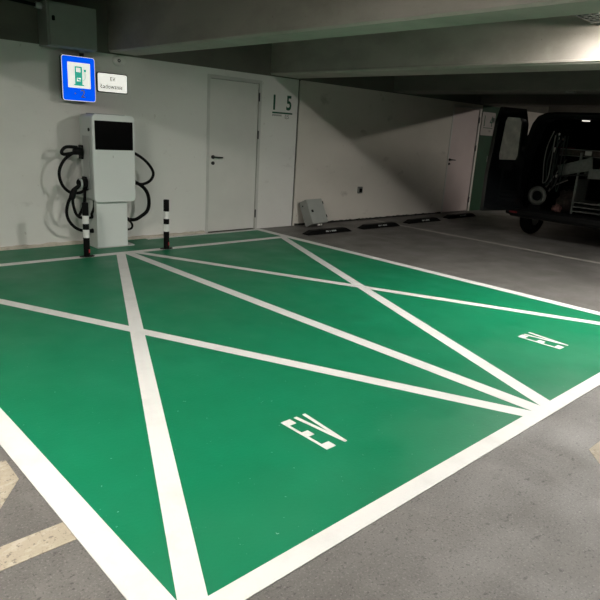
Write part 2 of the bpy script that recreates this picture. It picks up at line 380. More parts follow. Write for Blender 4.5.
# ------------------------------------------------------------------ charger
def charger():
    c = thing('charging_station', 'white electric car charging station with dark screen standing at the wall', 'charger', (3.28, 6.92, 0))
    X, Y = 3.28, 6.92
    def L(x, y, z): return (x - X, y - Y, z)
    x0, x1, z0, z1 = 3.035 - X, 3.555 - X, .555, 1.545
    yf, yb = 6.68 - Y, 7.03 - Y
    bm = bmesh.new(); prism(bm, rrect(x0 + .006, x1 - .006, z0 + .01, z1 - .006, .05, 8), yf + .035, yb, 'y')
    obj('body', bm, 'ch_side', c, bevel=.006, smooth=True)
    bm = bmesh.new(); prism(bm, rrect(x0, x1, z0, z1, .05, 8), yf, yf + .033, 'y')
    fp = obj('front_panel', bm, 'ch_white', c, bevel=.008, smooth=True, seg=3)
    bm = bmesh.new(); prism(bm, rrect(x0 + .028, x1 - .026, 1.155, 1.475, .006, 3), yf - .003, yf + .003, 'y')
    obj('screen', bm, 'screen', c)
    bm = bmesh.new(); prism(bm, [(-.008, 1.065), (.004, 1.068), (.004, 1.092), (-.008, 1.095)], yf - .0015, yf + .001, 'y')
    obj('badge', bm, 'ch_side', fp)
    bm = bmesh.new(); prism(bm, rrect(-.006 + x0, .002 + x0, .7, 1.3, .001, 1), yf + .09, yb - .09, 'y')
    obj('side_grille', bm, 'ch_grill', c)
    bm = bmesh.new(); cyl(bm, (x0 - .001, yf + .1, 1.37), (x0 + .01, yf + .1, 1.37), .02); obj('side_lock', bm, 'plastic', c, smooth=True)
    px0, px1 = 3.085 - X, 3.475 - X
    obj('pedestal_panel', B(px0, px1, 6.745 - Y, 6.765 - Y, .012, .553), 'ch_white', c, bevel=.004)
    obj('pedestal', B(px0 + .006, px1 - .006, 6.765 - Y, 7.0 - Y, .01, .56), 'ch_side', c, bevel=.004)
    bm = bmesh.new(); prism(bm, rrect(px0 - .01, px1 + .09, 6.735 - Y, 7.03 - Y, .02), .0022, .012, 'z'); obj('base_plate', bm, 'ch_side', c)
    # top seam and cap
    obj('top_cap', B(x0 + .07, x1 - .08, yf + .08, yb - .04, z1 - .008, z1 + .008), 'ch_grill', c, bevel=.003)
    # holsters on both sides
    for s, xs, tg in ((-1, x0 + .004, 'left'), (1, x1 - .004, 'right')):
        for z, yy in ((1.10, .05), (.745, -.02)):
            bm = bmesh.new(); box(bm, min(xs, xs + s * .03), max(xs, xs + s * .03), yy - .05, yy + .05, z - .07, z + .09)
            cyl(bm, (xs + s * .03, yy, z + .02), (xs + s * .055, yy, z + .02), .036, .032)
            obj('holster', bm, 'plastic', c, bevel=.008, smooth=True)
    def cable(pts, r=.0125):
        bm = bmesh.new(); tube(bm, spline([L(*p) for p in pts], 8), r, 12); return obj('charging_cable', bm, 'rubber', c, smooth=True)
    def gun(p, q, r, grip):
        """connector head p->q with loop handle"""
        p, q = Vector(L(*p)), Vector(L(*q)); bm = bmesh.new()
        cyl(bm, p, q, .04, .046, 16); cyl(bm, p + (p - q).normalized() * .03, p, .024, .04, 16)
        tube(bm, spline([L(*g_) for g_ in grip], 6), .019, 8)
        return obj('connector', bm, 'plastic', c, smooth=True)
    y = 6.90
    # left: upper connector, horizontal, with its loop handle
    g1 = gun((2.93, y, 1.125), (3.0, y, 1.12), .03, [(2.95, y, 1.165), (2.82, y, 1.165), (2.765, y, 1.11), (2.80, y, 1.085), (2.90, y, 1.10), (2.95, y, 1.10)])
    c1 = cable([(2.93, y, 1.12), (2.87, y, 1.085), (2.79, y, 1.02), (2.735, y, .92), (2.73, y, .82), (2.77, y, .72), (2.85, y, .655), (2.95, y - .01, .65), (3.02, y - .02, .69), (3.045, y - .03, .73)], .0175)
    # left: lower connector pointing down with pale ring
    bm = bmesh.new(); cyl(bm, L(2.93, 6.80, .77), L(3.0, 6.86, .775), .055, .052, 20); cyl(bm, L(3.0, 6.86, .775), L(3.06, 6.88, .74), .052, .036, 20); cyl(bm, L(2.87, 6.83, .70), L(2.835, 6.84, .60), .03, .036, 14)
    tube(bm, spline([L(*p) for p in ((2.92, 6.81, .74), (2.87, 6.83, .70), (2.84, 6.84, .66), (2.83, 6.84, .60))], 6), .024, 12)
    g2 = obj('connector', bm, 'plastic', c, smooth=True)
    bm = bmesh.new(); torus(bm, L(2.925, 6.80, .765), .05, .012, 'x', 28, 8); bmesh.ops.scale(bm, vec=(1, 1, 1), verts=bm.verts[:])
    obj('connector_ring', bm, 'grey_plastic', g2, smooth=True)
    cable([(2.83, 6.85, .62), (2.79, 6.86, .52), (2.775, 6.86, .42), (2.80, 6.86, .33), (2.87, 6.87, .25), (2.96, 6.88, .205), (3.06, 6.88, .195), (3.10, 6.88, .195)], .0175)
    cable([(2.85, 6.83, .63), (2.84, 6.83, .55), (2.86, 6.83, .45), (2.89, 6.83, .39), (2.94, 6.83, .365), (3.02, 6.84, .355), (3.08, 6.86, .36)], .0165)
    cable([(3.03, 6.85, .74), (3.07, 6.84, .66), (3.10, 6.84, .56), (3.095, 6.84, .47), (3.07, 6.85, .40), (3.085, 6.87, .36)], .0165)
    cable([(2.99, 6.84, .74), (2.985, 6.83, .62), (2.97, 6.83, .52), (2.93, 6.83, .43), (2.90, 6.83, .385), (2.885, 6.83, .40)], .0165)
    bm = bmesh.new(); cyl(bm, L(3.05, 6.88, .195), L(3.10, 6.88, .195), .022, .03); obj('cable_gland', bm, 'plastic', c, smooth=True)
    # right: two cables arching out
    cable([(3.55, 6.88, 1.155), (3.64, 6.88, 1.12), (3.76, 6.88, 1.055), (3.86, 6.88, .965), (3.91, 6.88, .87), (3.87, 6.88, .785), (3.77, 6.88, .74), (3.66, 6.88, .75), (3.60, 6.88, .765), (3.54, 6.88, .78)], .0175)
    cable([(3.56, 6.87, .80), (3.64, 6.87, .77), (3.75, 6.87, .71), (3.82, 6.87, .62), (3.84, 6.87, .50), (3.81, 6.87, .40), (3.72, 6.87, .335), (3.64, 6.87, .30), (3.55, 6.87, .31), (3.47, 6.87, .35)], .022)
    cable([(3.50, 6.89, .34), (3.56, 6.89, .30), (3.61, 6.89, .24), (3.60, 6.89, .19), (3.53, 6.89, .175), (3.465, 6.89, .18)], .0135)
    bm = bmesh.new(); cyl(bm, L(3.55, 6.87, .80), L(3.66, 6.87, .765), .034, .02); obj('connector', bm, 'plastic', c, smooth=True)
    bm = bmesh.new(); cyl(bm, L(3.55, 6.88, 1.16), L(3.60, 6.88, 1.15), .03, .022); obj('connector', bm, 'plastic', c, smooth=True)
charger()

# ------------------------------------------------------------------ striped posts
def post(x, y, label):
    r = .034; h = .60
    p = thing('striped_post', label, 'post', (x, y, .0045), group='striped posts by the charger')
    bm = bmesh.new(); cyl(bm, (0, 0, .004), (0, 0, h - .004), r, n=28); cyl(bm, (0, 0, h - .004), (0, 0, h), r, r * .85, 28)
    s = obj('shaft', bm, 'rubber', p, smooth=True)
    for z in (.37, .215):
        bm = bmesh.new(); cyl(bm, (0, 0, z), (0, 0, z + .09), r + .0012, n=28); obj('reflective_band', bm, 'reflect', p, smooth=True)
    bm = bmesh.new(); prism(bm, [(math.cos(2*PI*k/24) * .085, math.sin(2*PI*k/24) * .05) for k in range(24)], 0, .006, 'z')
    bp = obj('base_plate', bm, 'plastic', p)
    for sx in (-1, 1):
        bm = bmesh.new(); cyl(bm, (sx * .062, 0, .006), (sx * .062, 0, .012), .01, n=6); obj('bolt', bm, 'dark_steel', bp)
    bm = bmesh.new()
    for k in range(9):
        a0, a1 = math.radians(-78 + k * 6), math.radians(-72 + k * 6)
        z0 = .04 - .018 * math.sin(PI * k / 9 + .2); z1 = .075 + .0 * k
        q = [(math.cos(a) * (r + d), math.sin(a) * (r + d)) for a, d in ((a0, -.002), (a1, -.002), (a1, .0015), (a0, .0015))]
        prism(bm, q, .045, .085, 'z')
    obj('sticker', bm, 'red', p)
post(2.785, 6.375, 'black and white striped post left of the charger')
post(3.795, 6.375, 'black and white striped post right of the charger')

# ------------------------------------------------------------------ signs
s = thing('charging_sign', 'bright blue rectangular sign with a green charging pump symbol above the charger', 'sign', (3.03, 6.97, 1.67))
bm = bmesh.new(); prism(bm, rrect(-.195, .195, 0, .485, .03), 0, .035, 'y'); obj('sign_case', bm, 'sign_edge', s)
bm = bmesh.new(); prism(bm, rrect(-.190, .193, .004, .481, .028), -.0015, .0, 'y'); obj('pale_rim', bm, 'sign_white', s)
bm = bmesh.new(); prism(bm, rrect(-.185, .188, .009, .476, .026), -.003, -.0015, 'y'); obj('blue_face', bm, 'sign_blue', s)
bm = bmesh.new(); prism(bm, rrect(-.125, .135, .145, .415, .006), -.005, -.003, 'y'); wf = obj('white_field', bm, 'sign_white', s)
bm = bmesh.new()
prism(bm, rrect(-.045, .04, .18, .375, .006), -.007, -.005, 'y'); box(bm, -.06, .06, -.007, -.005, .17, .182)
cyl(bm, (.072, -.005, .335), (.072, -.007, .335), .015, n=16)
tube(bm, spline([(.072, -.0055, .33), (.074, -.0055, .28), (.07, -.0055, .245), (.06, -.0055, .235), (.045, -.0055, .235)], 4), .003, 6)
pu = obj('pump_symbol', bm, 'sign_teal', wf)
obj('pump_window', B(-.03, .02, -.0085, -.007, .315, .36), 'sign_white', pu)
bm = bmesh.new(); box(bm, -.024, .018, -.0085, -.007, .245, .253); box(bm, -.024, .018, -.0085, -.007, .218, .226); box(bm, .008, .018, -.0085, -.007, .235, .253)
box(bm, -.024, -.014, -.0085, -.007, .218, .24)
obj('plug_mark', bm, 'sign_white', pu)
bm = shift(text_bm('2', .085, 1.0, .002), .015, -.004, .045); obj('number_two', bm, 'sign_gold', s)
bm = bmesh.new(); prism(bm, [(-.055, .075), (-.035, .085), (-.055, .095)], -.005, -.003, 'y'); obj('arrow_dot', bm, 'sign_gold', s)
obj('hanger', B(.03, .075, .004, .03, .48, .525), 'dark_steel', s, bevel=.003)

s = thing('charging_plate', 'small white plate reading EV Ładowanie right of the blue sign', 'sign', (3.505, YW, 1.80))
bm = bmesh.new(); prism(bm, rrect(-.195, .195, 0, .225, .022), -.022, 0, 'y'); obj('plate_edge', bm, 'sign_edge', s)
bm = bmesh.new(); prism(bm, rrect(-.185, .185, .010, .215, .018), -.025, -.022, 'y'); f = obj('plate_face', bm, 'sign_white', s)
obj('top_line_text', shift(text_bm('EV', .045, .85, .0015, .006, 1.2), -.03, -.026, .135), 'sign_ink', f)
obj('bottom_line_text', shift(text_bm('Ładowanie', .052, .84, .0015, .004, 1.05), -.158, -.026, .045), 'sign_ink', f)

# ceiling cabinet and its conduit
s = thing('junction_cabinet', 'grey metal electrical cabinet mounted high above the blue sign', 'electrical cabinet', (2.95, 6.97, 2.205))
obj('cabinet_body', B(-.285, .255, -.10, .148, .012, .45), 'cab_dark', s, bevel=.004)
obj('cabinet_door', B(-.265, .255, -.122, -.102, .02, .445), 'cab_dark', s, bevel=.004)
bm = bmesh.new(); prism(bm, rrect(-.238, -.208, .26, .31, .01), -.13, -.122, 'y'); obj('lock', bm, 'plastic', s)
bm = bmesh.new(); cyl(bm, (.13, .0, .013), (.13, .0, -.006), .028); cyl(bm, (.13, .0, .0), (.13, .0, .008), .036, n=6); obj('cable_gland', bm, 'grey_plastic', s, smooth=True)
bm = bmesh.new(); cyl(bm, (-.285, .02, .40), (-.35, .02, .405), .032); obj('side_gland', bm, 'grey_plastic', s, smooth=True)
bm = bmesh.new(); tube(bm, spline([(2.598, 6.99, 2.61), (2.48, 6.99, 2.615), (2.2, 7.0, 2.63), (1.6, 7.02, 2.66), (1.0, 7.02, 2.68)], 6), .017, 10)
tag(centre(obj('power_cable', bm, 'rubber', smooth=True)), 'black cable running left from the high grey cabinet', 'cable')
# plaster lump with an eye on the wall
s = thing('wall_anchor', 'small plaster lump with metal eye on the wall above the white plate', 'wall anchor', (3.60, YW, 2.13))
bm = bmesh.new(); bmesh.ops.create_icosphere(bm, subdivisions=3, radius=1)
for v in bm.verts:
    v.co = Vector((v.co.x * .085, v.co.y * .03, v.co.z * .06)); v.co += Vector((0, 0, .04)) + Vector((random.uniform(-.004, .004), 0, random.uniform(-.004, .004)))
obj('plaster_lump', bm, 'wall', s, smooth=True)
bm = bmesh.new(); torus(bm, (-.01, -.034, .045), .014, .006, 'y', 16, 6); obj('metal_eye', bm, 'dark_steel', s, smooth=True)

# bay number painted on the wall: I 5
s = thing('bay_number', 'green bay number I 5 painted on the wall right of the left door', 'bay number', (6.03, YW, 1.66))
bm = shift(text_bm('I', .215, .9, .002, .02), .03, -.0015, .115); obj('digit_one', bm, 'num_green', s)
bm = shift(text_bm('5', .215, .80, .002, .022), .29, -.0015, .12); obj('digit_five', bm, 'num_green', s)
obj('underline', B(.015, .42, -.002, 0, .064, .087), 'num_green', s)
obj('caption_number', shift(text_bm('0,5', .07, .8, .0015), .27, -.0015, -.012), 'num_grey', s)
bm = bmesh.new()
for k in range(9): box(bm, .02 + k * .021, .032 + k * .021, -.001, 0, .026 + (k % 2) * .004, .052)
obj('caption_word', bm, 'num_grey', s)

# board with I 4 on the green wall section
s = thing('bay_number_board', 'grey white board with bay number I 4 on the green wall beside the far door', 'sign', (12.17, YW, 1.63))
bm = bmesh.new(); prism(bm, rrect(-.27, .27, 0, .48, .04), -.02, 0, 'y'); obj('board_panel', bm, 'board', s)
obj('digit_one', shift(text_bm('I', .22, .8, .002), -.17, -.021, .19), 'num_green', s)
obj('digit_four', shift(text_bm('4', .22, .8, .002), .06, -.021, .19), 'num_green', s)
obj('underline', B(-.18, .2, -.022, -.02, .15, .163), 'num_green', s)
obj('caption_word', shift(text_bm('0,4', .06, .8, .0015), .06, -.021, .065), 'num_grey', s)

# socket on the wall
s = thing('wall_socket', 'small dark grey socket low on the cream wall', 'socket', (8.155, YW, .485))
obj('socket_housing', B(-.055, .055, -.035, 0, 0, .115), 'grey_metal', s, bevel=.006)
obj('socket_cover', B(-.035, .035, -.04, -.034, .02, .085), 'plastic', s, bevel=.003)

# cabinet leaning at the wall foot
s = thing('leaning_cabinet', 'loose grey metal cabinet leaning back against the wall on the floor', 'electrical cabinet', (6.865, 6.93, .004), (math.radians(-26), 0, math.radians(7)))
d = .155
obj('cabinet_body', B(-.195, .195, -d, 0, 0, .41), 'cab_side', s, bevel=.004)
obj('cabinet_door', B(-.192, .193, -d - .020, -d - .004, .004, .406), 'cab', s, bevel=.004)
bm = bmesh.new(); prism(bm, rrect(-.155, -.115, 0.19, .23, .006), -d - .03, -d - .02, 'y'); obj('lock', bm, 'plastic', s)
for z in (.31, .08):
    obj('hinge', B(.186, .199, -d - .028, -d - .004, z, z + .05), 'plastic', s, bevel=.002)
for x in (.0, .07):
    bm = bmesh.new(); cyl(bm, (x, -.11, .002), (x, -.11, -.026), .018); obj('cable_gland', bm, 'white_pl', s, smooth=True)
bm = bmesh.new(); cyl(bm, (-.196, -.06, .33), (-.191, -.06, .33), .012); obj('side_plug', bm, 'plastic', s, smooth=True)

# ------------------------------------------------------------------ wheel stops
def stop(x0, x1, y, label):
    L = x1 - x0
    w = thing('wheel_stop', label, 'wheel stop', ((x0 + x1) / 2, y, 0), group='rubber wheel stops along the wall')
    bm = bmesh.new(); h = .062
    prof = [(-.075, 0), (-.07, .03), (-.045, h), (.045, h), (.07, .03), (.075, 0)]
    st = [(-L/2, .25), (-L/2 + .015, .4), (-L/2 + .11, 1), (L/2 - .11, 1), (L/2 - .015, .4), (L/2, .25)]
    rows = [[bm.verts.new((x, p[0], p[1] * k)) for p in prof] for x, k in st]
    for a, b in zip(rows, rows[1:]):
        for k in range(6): bm.faces.new((a[k], a[(k+1) % 6], b[(k+1) % 6], b[k]))
    bm.faces.new(rows[0]); bm.faces.new(rows[-1][::-1])
    obj('rubber_block', bm, 'rubber', w, bevel=.006)
    for k, (dx, ww) in enumerate(((-.10, .025), (-.065, .018), (-.02, .012), (.025, .03), (.065, .022), (.098, .022))):
        bm = B(dx, dx + ww, -.064, -.056, .03, .048)
        for v in bm.verts: v.co.y += (v.co.z - .039) * .78 - .003
        obj('pale_mark', bm, 'grey_plastic', w)
stop(6.16, 7.12, 6.38, 'black rubber wheel stop directly in front of the leaning cabinet')
stop(7.45, 8.42, 6.42, 'black rubber wheel stop left of the dull white bay line')
stop(8.78, 9.78, 6.50, 'black rubber wheel stop just right of the dull white bay line')
stop(10.2, 11.2, 6.60, 'black rubber wheel stop in front of the far door')

# ------------------------------------------------------------------ cable tray between beams, upper right
s = thing('cable_tray', 'dark green perforated cable tray hung between beams at top right', 'cable tray', (4.92, 2.35, 2.575))
bm = bmesh.new()
for i in range(26):
    x = -1.04 + i * .08
    box(bm, x, x + .03, -.15, .15, 0, .004)
for yy in (-.15, -.09, -.03, .03, .09, .142):
    box(bm, -1.05, 1.04, yy, yy + .022, .0005, .0045)
for yy in (-.152, .150): box(bm, -1.05, 1.04, yy, yy + .002, 0, .06)
obj('tray_mesh', bm, 'tray', s)
for x in (-.85, .85):
    bm = bmesh.new(); cyl(bm, (x, 0, .0), (x, 0, .285), .006, n=8); box(bm, x - .015, x + .015, -.15, .15, -.012, 0); obj('hanger_rod', bm, 'steel', s)
for k, yy in enumerate((-.08, -.02, .06)):
    bm = bmesh.new(); tube(bm, spline([(-1.04, yy, .022), (-.5, yy + .02, .022), (0, yy - .015, .022), (.5, yy + .01, .022), (1.03, yy, .022)], 5), .014, 8)
    obj('laid_cable', bm, 'grey_plastic' if k == 1 else 'rubber', s, smooth=True)
for k in range(3):
    bm = bmesh.new(); cyl(bm, (.55 + k * .17, -.06, .05), (.61 + k * .17, -.06, .055), .022, n=12)
    obj('white_glint', bm, 'white_pl', s, smooth=True)  # white stubs stand in for glints on the tray

# small lamp far back under the third beam
s = thing('ceiling_detector', 'small pale box fixed to the underside of the third beam', 'detector', (8.90, 3.97, 2.235))
obj('detector_box', B(-.04, .04, -.06, .06, 0, .02), 'grey_metal', s, bevel=.004)

# ------------------------------------------------------------------ ceiling lamps of the car park (all above the picture edge)
def lamp(x, y, z, w, length, label, col=(1, .98, .94), spread=180, diff='lamp_glow'):
    s = thing('ceiling_lamp', label, 'ceiling lamp', (x, y, z))
    obj('lamp_housing', B(-.07, .07, -length/2, length/2, .02, .08), 'lamp_body', s, bevel=.01)
    obj('lamp_diffuser', B(-.05, .05, -length/2 + .02, length/2 - .02, -.015, .02), diff, s)
    for yy in (-length * .35, length * .35):
        bm = bmesh.new(); cyl(bm, (0, yy, .08), (0, yy, 2.86 - z), .006, n=8); obj('hanger_rod', bm, 'steel', s)
    ld = bpy.data.lights.new('lamp_light', 'AREA'); ld.shape = 'RECTANGLE'; ld.size = .08; ld.size_y = length; ld.energy = w; ld.color = col; ld.spread = math.radians(spread)
    lo = bpy.data.objects.new('lamp_light', ld); COL.objects.link(lo); lo.parent = s; lo.location = (0, 0, -.018)
lamp(5.45, 1.8, 2.54, 82, .6, 'long ceiling lamp between the beams above the right bay')
lamp(1.62, 2.0, 2.60, 24, .6, 'long ceiling lamp between the beams above the left bay', diff='lamp_glow_dim')
lamp(5.45, -3.2, 2.62, 36, 1.2, 'long ceiling lamp over the lane behind the right bay', diff='lamp_glow_dim')
lamp(1.62, -3.2, 2.62, 36, 1.2, 'long ceiling lamp over the lane behind the left bay', diff='lamp_glow_dim')
lamp(-0.9, 2.4, 2.62, 30, 1.2, 'long ceiling lamp far left of the bays')
lamp(14.1, 2.6, 2.60, 24, 1.2, 'long ceiling lamp beyond the van', (1, .82, .76))

# ------------------------------------------------------------------ the van with open back
def van():
    CY = 3.97; X0 = 9.32
    v = thing('van', 'black van parked at far right with its back open, full of tools', 'van', (X0, CY, 0))
    def section(hw, top, bot, tum, n=26):
        """half outline mirrored: rounded body cross section in (y, z)"""
        pts = []
        prof = [(hw * .93, bot), (hw, bot + .12), (hw, bot + .50), (hw * .985, bot + .62), (hw - tum * .35, bot + .62 + (top - bot - .62) * .4),
                (hw - tum * .8, top - .16), (hw - tum * 1.05, top - .06), (hw - tum * 1.5, top - .012), (hw * .4, top)]
        L = [(-a, b) for a, b in prof][::-1]
        return prof + L
    stations = [(0, .91, 1.98, .36, .26), (.06, .92, 2.0, .34, .26), (.9, .93, 2.04, .32, .25), (2.2, .93, 2.04, .32, .25), (3.0, .93, 1.98, .32, .26), (3.55, .92, 1.45, .32, .20), (3.75, .91, 1.28, .32, .16), (4.55, .86, 1.10, .34, .14), (4.75, .78, .9, .38, .12)]
    bm = bmesh.new(); rings = []
    for x, hw, top, bot, tum in stations:
        rings.append([bm.verts.new((x, p[0], p[1])) for p in section(hw, top, bot, tum)])
    n = len(rings[0])
    for a, b in zip(rings, rings[1:]):
        for k in range(n):
            bm.faces.new((a[k], a[(k+1) % n], b[(k+1) % n], b[k]))
    bm.faces.new(rings[-1])
    o = obj('body_shell', bm, 'van', v, smooth=True)
    so = o.modifiers.new('solid', 'SOLIDIFY'); so.thickness = .07; so.offset = 1
    so.offset = -1
    # inner trim ring around the opening
    bm = bmesh.new()
    out = section(.905, 1.965, .37, .26); inn = [(p[0] * .90, .44 + (p[1] - .37) * .92) for p in section(.905, 1.965, .37, .26)]
    a = [bm.verts.new((-.008, p[0], p[1])) for p in out]; b = [bm.verts.new((-.012, p[0], p[1])) for p in inn]; c = [bm.verts.new((.30, p[0], p[1])) for p in inn]
    for k in range(n):
        bm.faces.new((a[k], a[(k+1) % n], b[(k+1) % n], b[k])); bm.faces.new((b[k], b[(k+1) % n], c[(k+1) % n], c[k]))
    fr = obj('opening_frame', bm, 'van_in', v)
    # rubber seal line
    bm = bmesh.new(); pts = [Vector((-.018, p[0], p[1])) for p in inn]; tube(bm, pts + [pts[0]], .012, 6); obj('door_seal', bm, 'rubber', fr, smooth=True)
    # load floor, bulkhead
    obj('load_floor', B(.02, 2.6, -.82, .82, .40, .47), 'van_in', v)
    obj('bulkhead', B(2.6, 2.64, -.80, .80, .47, 1.45), 'van_in', v)
    # bumper
    bm = bmesh.new()
    out = [(-.13, -.78), (-.155, -.4), (-.16, 0), (-.155, .4), (-.13, .78), (-.06, .90), (.10, .955), (.10, .90), (-.0, .84), (-.01, 0), (-.0, -.84), (.10, -.90), (.10, -.955), (-.06, -.90)]
    prism(bm, out, .385, .49, 'z'); bu = obj('rear_bumper', bm, 'rubber', v, bevel=.025, smooth=True, seg=3)
    for sy in (-1, 1):
        bm = bmesh.new(); prism(bm, [(-.145, sy * .66), (-.135, sy * .80), (-.127, sy * .80), (-.137, sy * .66)], .42, .45, 'z'); obj('bumper_reflector', bm, 'tail', bu)
    # tail lights on the corners
    for sy in (-1, 1):
        bm = bmesh.new(); prism(bm, [(sy * .895, .95), (sy * .84, .95), (sy * .78, 1.45), (sy * .84, 1.45)], -.03, -.006, 'x'); obj('tail_light', bm, 'tail', v, bevel=.008)
    # wheels
    for x in (.72, 3.85):
        for sy in (-1, 1):
            w = bmesh.new(); torus(w, (x, sy * .80, .325), .235, .09, 'y', 36, 12, 1.15); t_ = obj('wheel', w, 'rubber', v, smooth=True)
            w = bmesh.new(); cyl(w, (x, sy * .74, .325), (x, sy * .875, .325), .19, n=28)
            for k in range(5):
                a_ = 2*PI*k/5; cyl(w, (x + .02*math.cos(a_), sy * .87, .325 + .02*math.sin(a_)), (x + .18*math.cos(a_), sy * .885, .325 + .18*math.sin(a_)), .022, n=6)
            obj('rim', w, 'grey_metal', t_)
    bm = bmesh.new(); box(bm, .15, 4.3, -.6, .6, .33, .40); obj('underbody', bm, 'rubber', v)
    # windscreen and side glass lie on the shell
    for sy in (-1, 1):
        bm = bmesh.new()
        q = [(1.0, .985, 1.12), (2.05, .985, 1.12), (2.05, .80, 1.82), (1.0, .80, 1.82)]
        q2 = [(2.15, .985, 1.12), (3.28, .985, 1.12), (2.95, .82, 1.78), (2.15, .80, 1.80)]
        for qq in (q, q2):
            pr = [bm.verts.new((a, sy * (b - .045), c)) for a, b, c in qq]; pi = [bm.verts.new((a, sy * (b - .09), c)) for a, b, c in qq]
            bm.faces.new(pr); bm.faces.new(pi[::-1])
            for k in range(4): bm.faces.new((pr[k], pr[(k+1) % 4], pi[(k+1) % 4], pi[k]))
        obj('side_window', bm, 'glass', v)
    bm = bmesh.new(); pr = [bm.verts.new(p) for p in ((3.12, -.60, 1.90), (3.12, .60, 1.90), (3.60, .70, 1.46), (3.60, -.70, 1.46))]
    pi = [bm.verts.new(p.co + Vector((.03, 0, .03))) for p in pr]; bm.faces.new(pr); bm.faces.new(pi[::-1])
    for k in range(4): bm.faces.new((pr[k], pr[(k+1) % 4], pi[(k+1) % 4], pi[k]))
    obj('windscreen', bm, 'glass', v)
    # opened hinged doors
    def vdoor(sy, ang):
        hinge = Vector((-.02, sy * .76, 0))
        W = .80
        piv = bpy.data.objects.new('rear_door', None)
        prof_o = [(0, .46), (W, .46), (W + .0, 1.05), (W - .07, 1.80), (W - .14, 2.02), (.16, 2.02), (.07, 1.80), (0, 1.05)]
        win = [(.215, 1.25), (.60, 1.25), (.615, 1.32), (.575, 1.82), (.54, 1.88), (.25, 1.88), (.205, 1.82), (.185, 1.32)]
        # door panel with a window hole: ring bridging outline and window, thickness .08
        bm = bmesh.new()
        for t0, t1 in ((0, .07),):
            A = [bm.verts.new((p[0], t0, p[1])) for p in prof_o]; Bq = [bm.verts.new((p[0], t1, p[1])) for p in prof_o]
            # resample window to the 8 outline corners
            wn = [win[0], win[1], win[2], win[3], win[4], win[5], win[6], win[7]]
            C_ = [bm.verts.new((p[0], t0, p[1])) for p in wn]; D_ = [bm.verts.new((p[0], t1, p[1])) for p in wn]
            for k in range(8):
                j = (k + 1) % 8
                bm.faces.new((A[k], A[j], C_[j], C_[k])); bm.faces.new((Bq[k], Bq[j], D_[j], D_[k]))
                bm.faces.new((A[k], A[j], Bq[j], Bq[k])); bm.faces.new((C_[k], C_[j], D_[j], D_[k]))
        d_ = obj('rear_door', bm, 'van', v, bevel=.006)
        bm = bmesh.new(); prism(bm, win, .03, .042, 'y'); obj('door_window', bm, 'door_glass', d_)
        bm = bmesh.new(); prism(bm, rrect(.10, .70, .52, 1.12, .05), -.014, -.0, 'y'); box(bm, .28, .62, -.022, -.012, .60, .66)
        obj('door_card', bm, 'van_in', d_, bevel=.006)
        bm = bmesh.new(); box(bm, .34, .52, -.035, -.012, .62, .645); obj('door_pull', bm, 'grey_metal', d_, bevel=.004)
        bm = bmesh.new(); box(bm, W - .06, W - .015, -.014, 0, 1.20, 1.29); box(bm, W - .06, W - .02, -.014, 0, 1.78, 1.85); obj('latch', bm, 'grey_metal', d_, bevel=.004)
        bm = bmesh.new(); tube(bm, spline([(.16, -.012, 1.17), (.12, -.012, 1.4), (.17, -.012, 1.86), (.30, -.012, 1.95), (.52, -.012, 1.95), (.64, -.012, 1.86), (.67, -.012, 1.4), (.62, -.012, 1.17), (.4, -.012, 1.14), (.17, -.012, 1.165)], 5), .009, 6); obj('window_seal', bm, 'rubber', d_, smooth=True)
        d_.location = hinge
        if sy < 0: 
            d_.scale = (1, -1, 1)
        d_.rotation_euler = (0, 0, ang)
        return d_
    vdoor(1, math.radians(180 - 14))
    vdoor(-1, math.radians(180 + 48))
    # ---------------- cargo (all loose inside the van)
    def cargo(name, label, cat, bm, m, **k):
        for q in bm.verts: q.co += Vector((X0, 0, 0))
        return tag(centre(obj(name, bm, m, **k)), label, cat, 'things inside the open van')
    x = .40
    bm = bmesh.new(); torus(bm, (x - .02, 4.46 + .0, .70), .125, .035, 'x', 40, 12, .8)
    r_ = thing('cable_reel', 'round grey ring shaped reel at the left of the van load floor', 'reel', (X0 + x - .02, 4.59, .69), group='things inside the open van')
    bm.free(); bm = bmesh.new(); torus(bm, (0, 0, 0), .12, .04, 'x', 40, 12, .7); obj('reel_rim', bm, 'grey_metal', r_, smooth=True)
    bm = bmesh.new(); cyl(bm, (.0, 0, 0), (.03, 0, 0), .09, n=24); cyl(bm, (-.01, 0, 0), (.0, 0, 0), .05, n=20); obj('reel_hub', bm, 'van_in', r_, smooth=True)
    bm = bmesh.new(); box(bm, -.03, .05, -.1, .1, -.225, -.15); obj('reel_foot', bm, 'van_in', r_)
    # shelving rack on the right: uprights and three slats
    r_ = thing('drawer_rack', 'metal rack with stacked slats at the right of the van floor', 'rack', (X0 + .35, 3.72, .472), group='things inside the open van')
    for k, z in enumerate((.04, .11, .18)):
        obj('slat', B(0, .5, -.28 + k * .01, .26 - k * .01, z, z + .022), 'grey_metal', r_, bevel=.003)
    for yy in (-.30, .27):
        obj('upright', B(.02, .06, yy - .015, yy + .015, 0, .95), 'grey_metal', r_, bevel=.003)
        obj('upright', B(.46, .50, yy - .015, yy + .015, 0, .95), 'dark_steel', r_, bevel=.003)
    obj('side_sheet', B(.065, .45, .255, .262, .2, .55), 'grey_metal', r_)
    obj('shelf', B(.0, .5, -.285, .255, .60, .615), 'dark_steel', r_)
    bm = bmesh.new(); prism(bm, [(4.32, 1.20), (3.80, 1.365), (3.765, 1.17), (4.27, 1.045)], .34, .365, 'x')
    cargo('tilted_board', 'pale grey board lying tilted inside the van', 'board', bm, 'grey_metal')
    bm = bmesh.new(); prism(bm, [(3.80, 1.19), (3.40, 1.21), (3.40, 1.06), (3.80, 1.04)], .30, .32, 'x')
    cargo('flat_panel', 'smaller grey panel lying at the right edge inside the van', 'board', bm, 'grey_metal')
    r_ = thing('metal_beam', 'long grey bar with white label across the inside of the van', 'bar', (X0 + .42, 3.95, 1.38), group='things inside the open van')
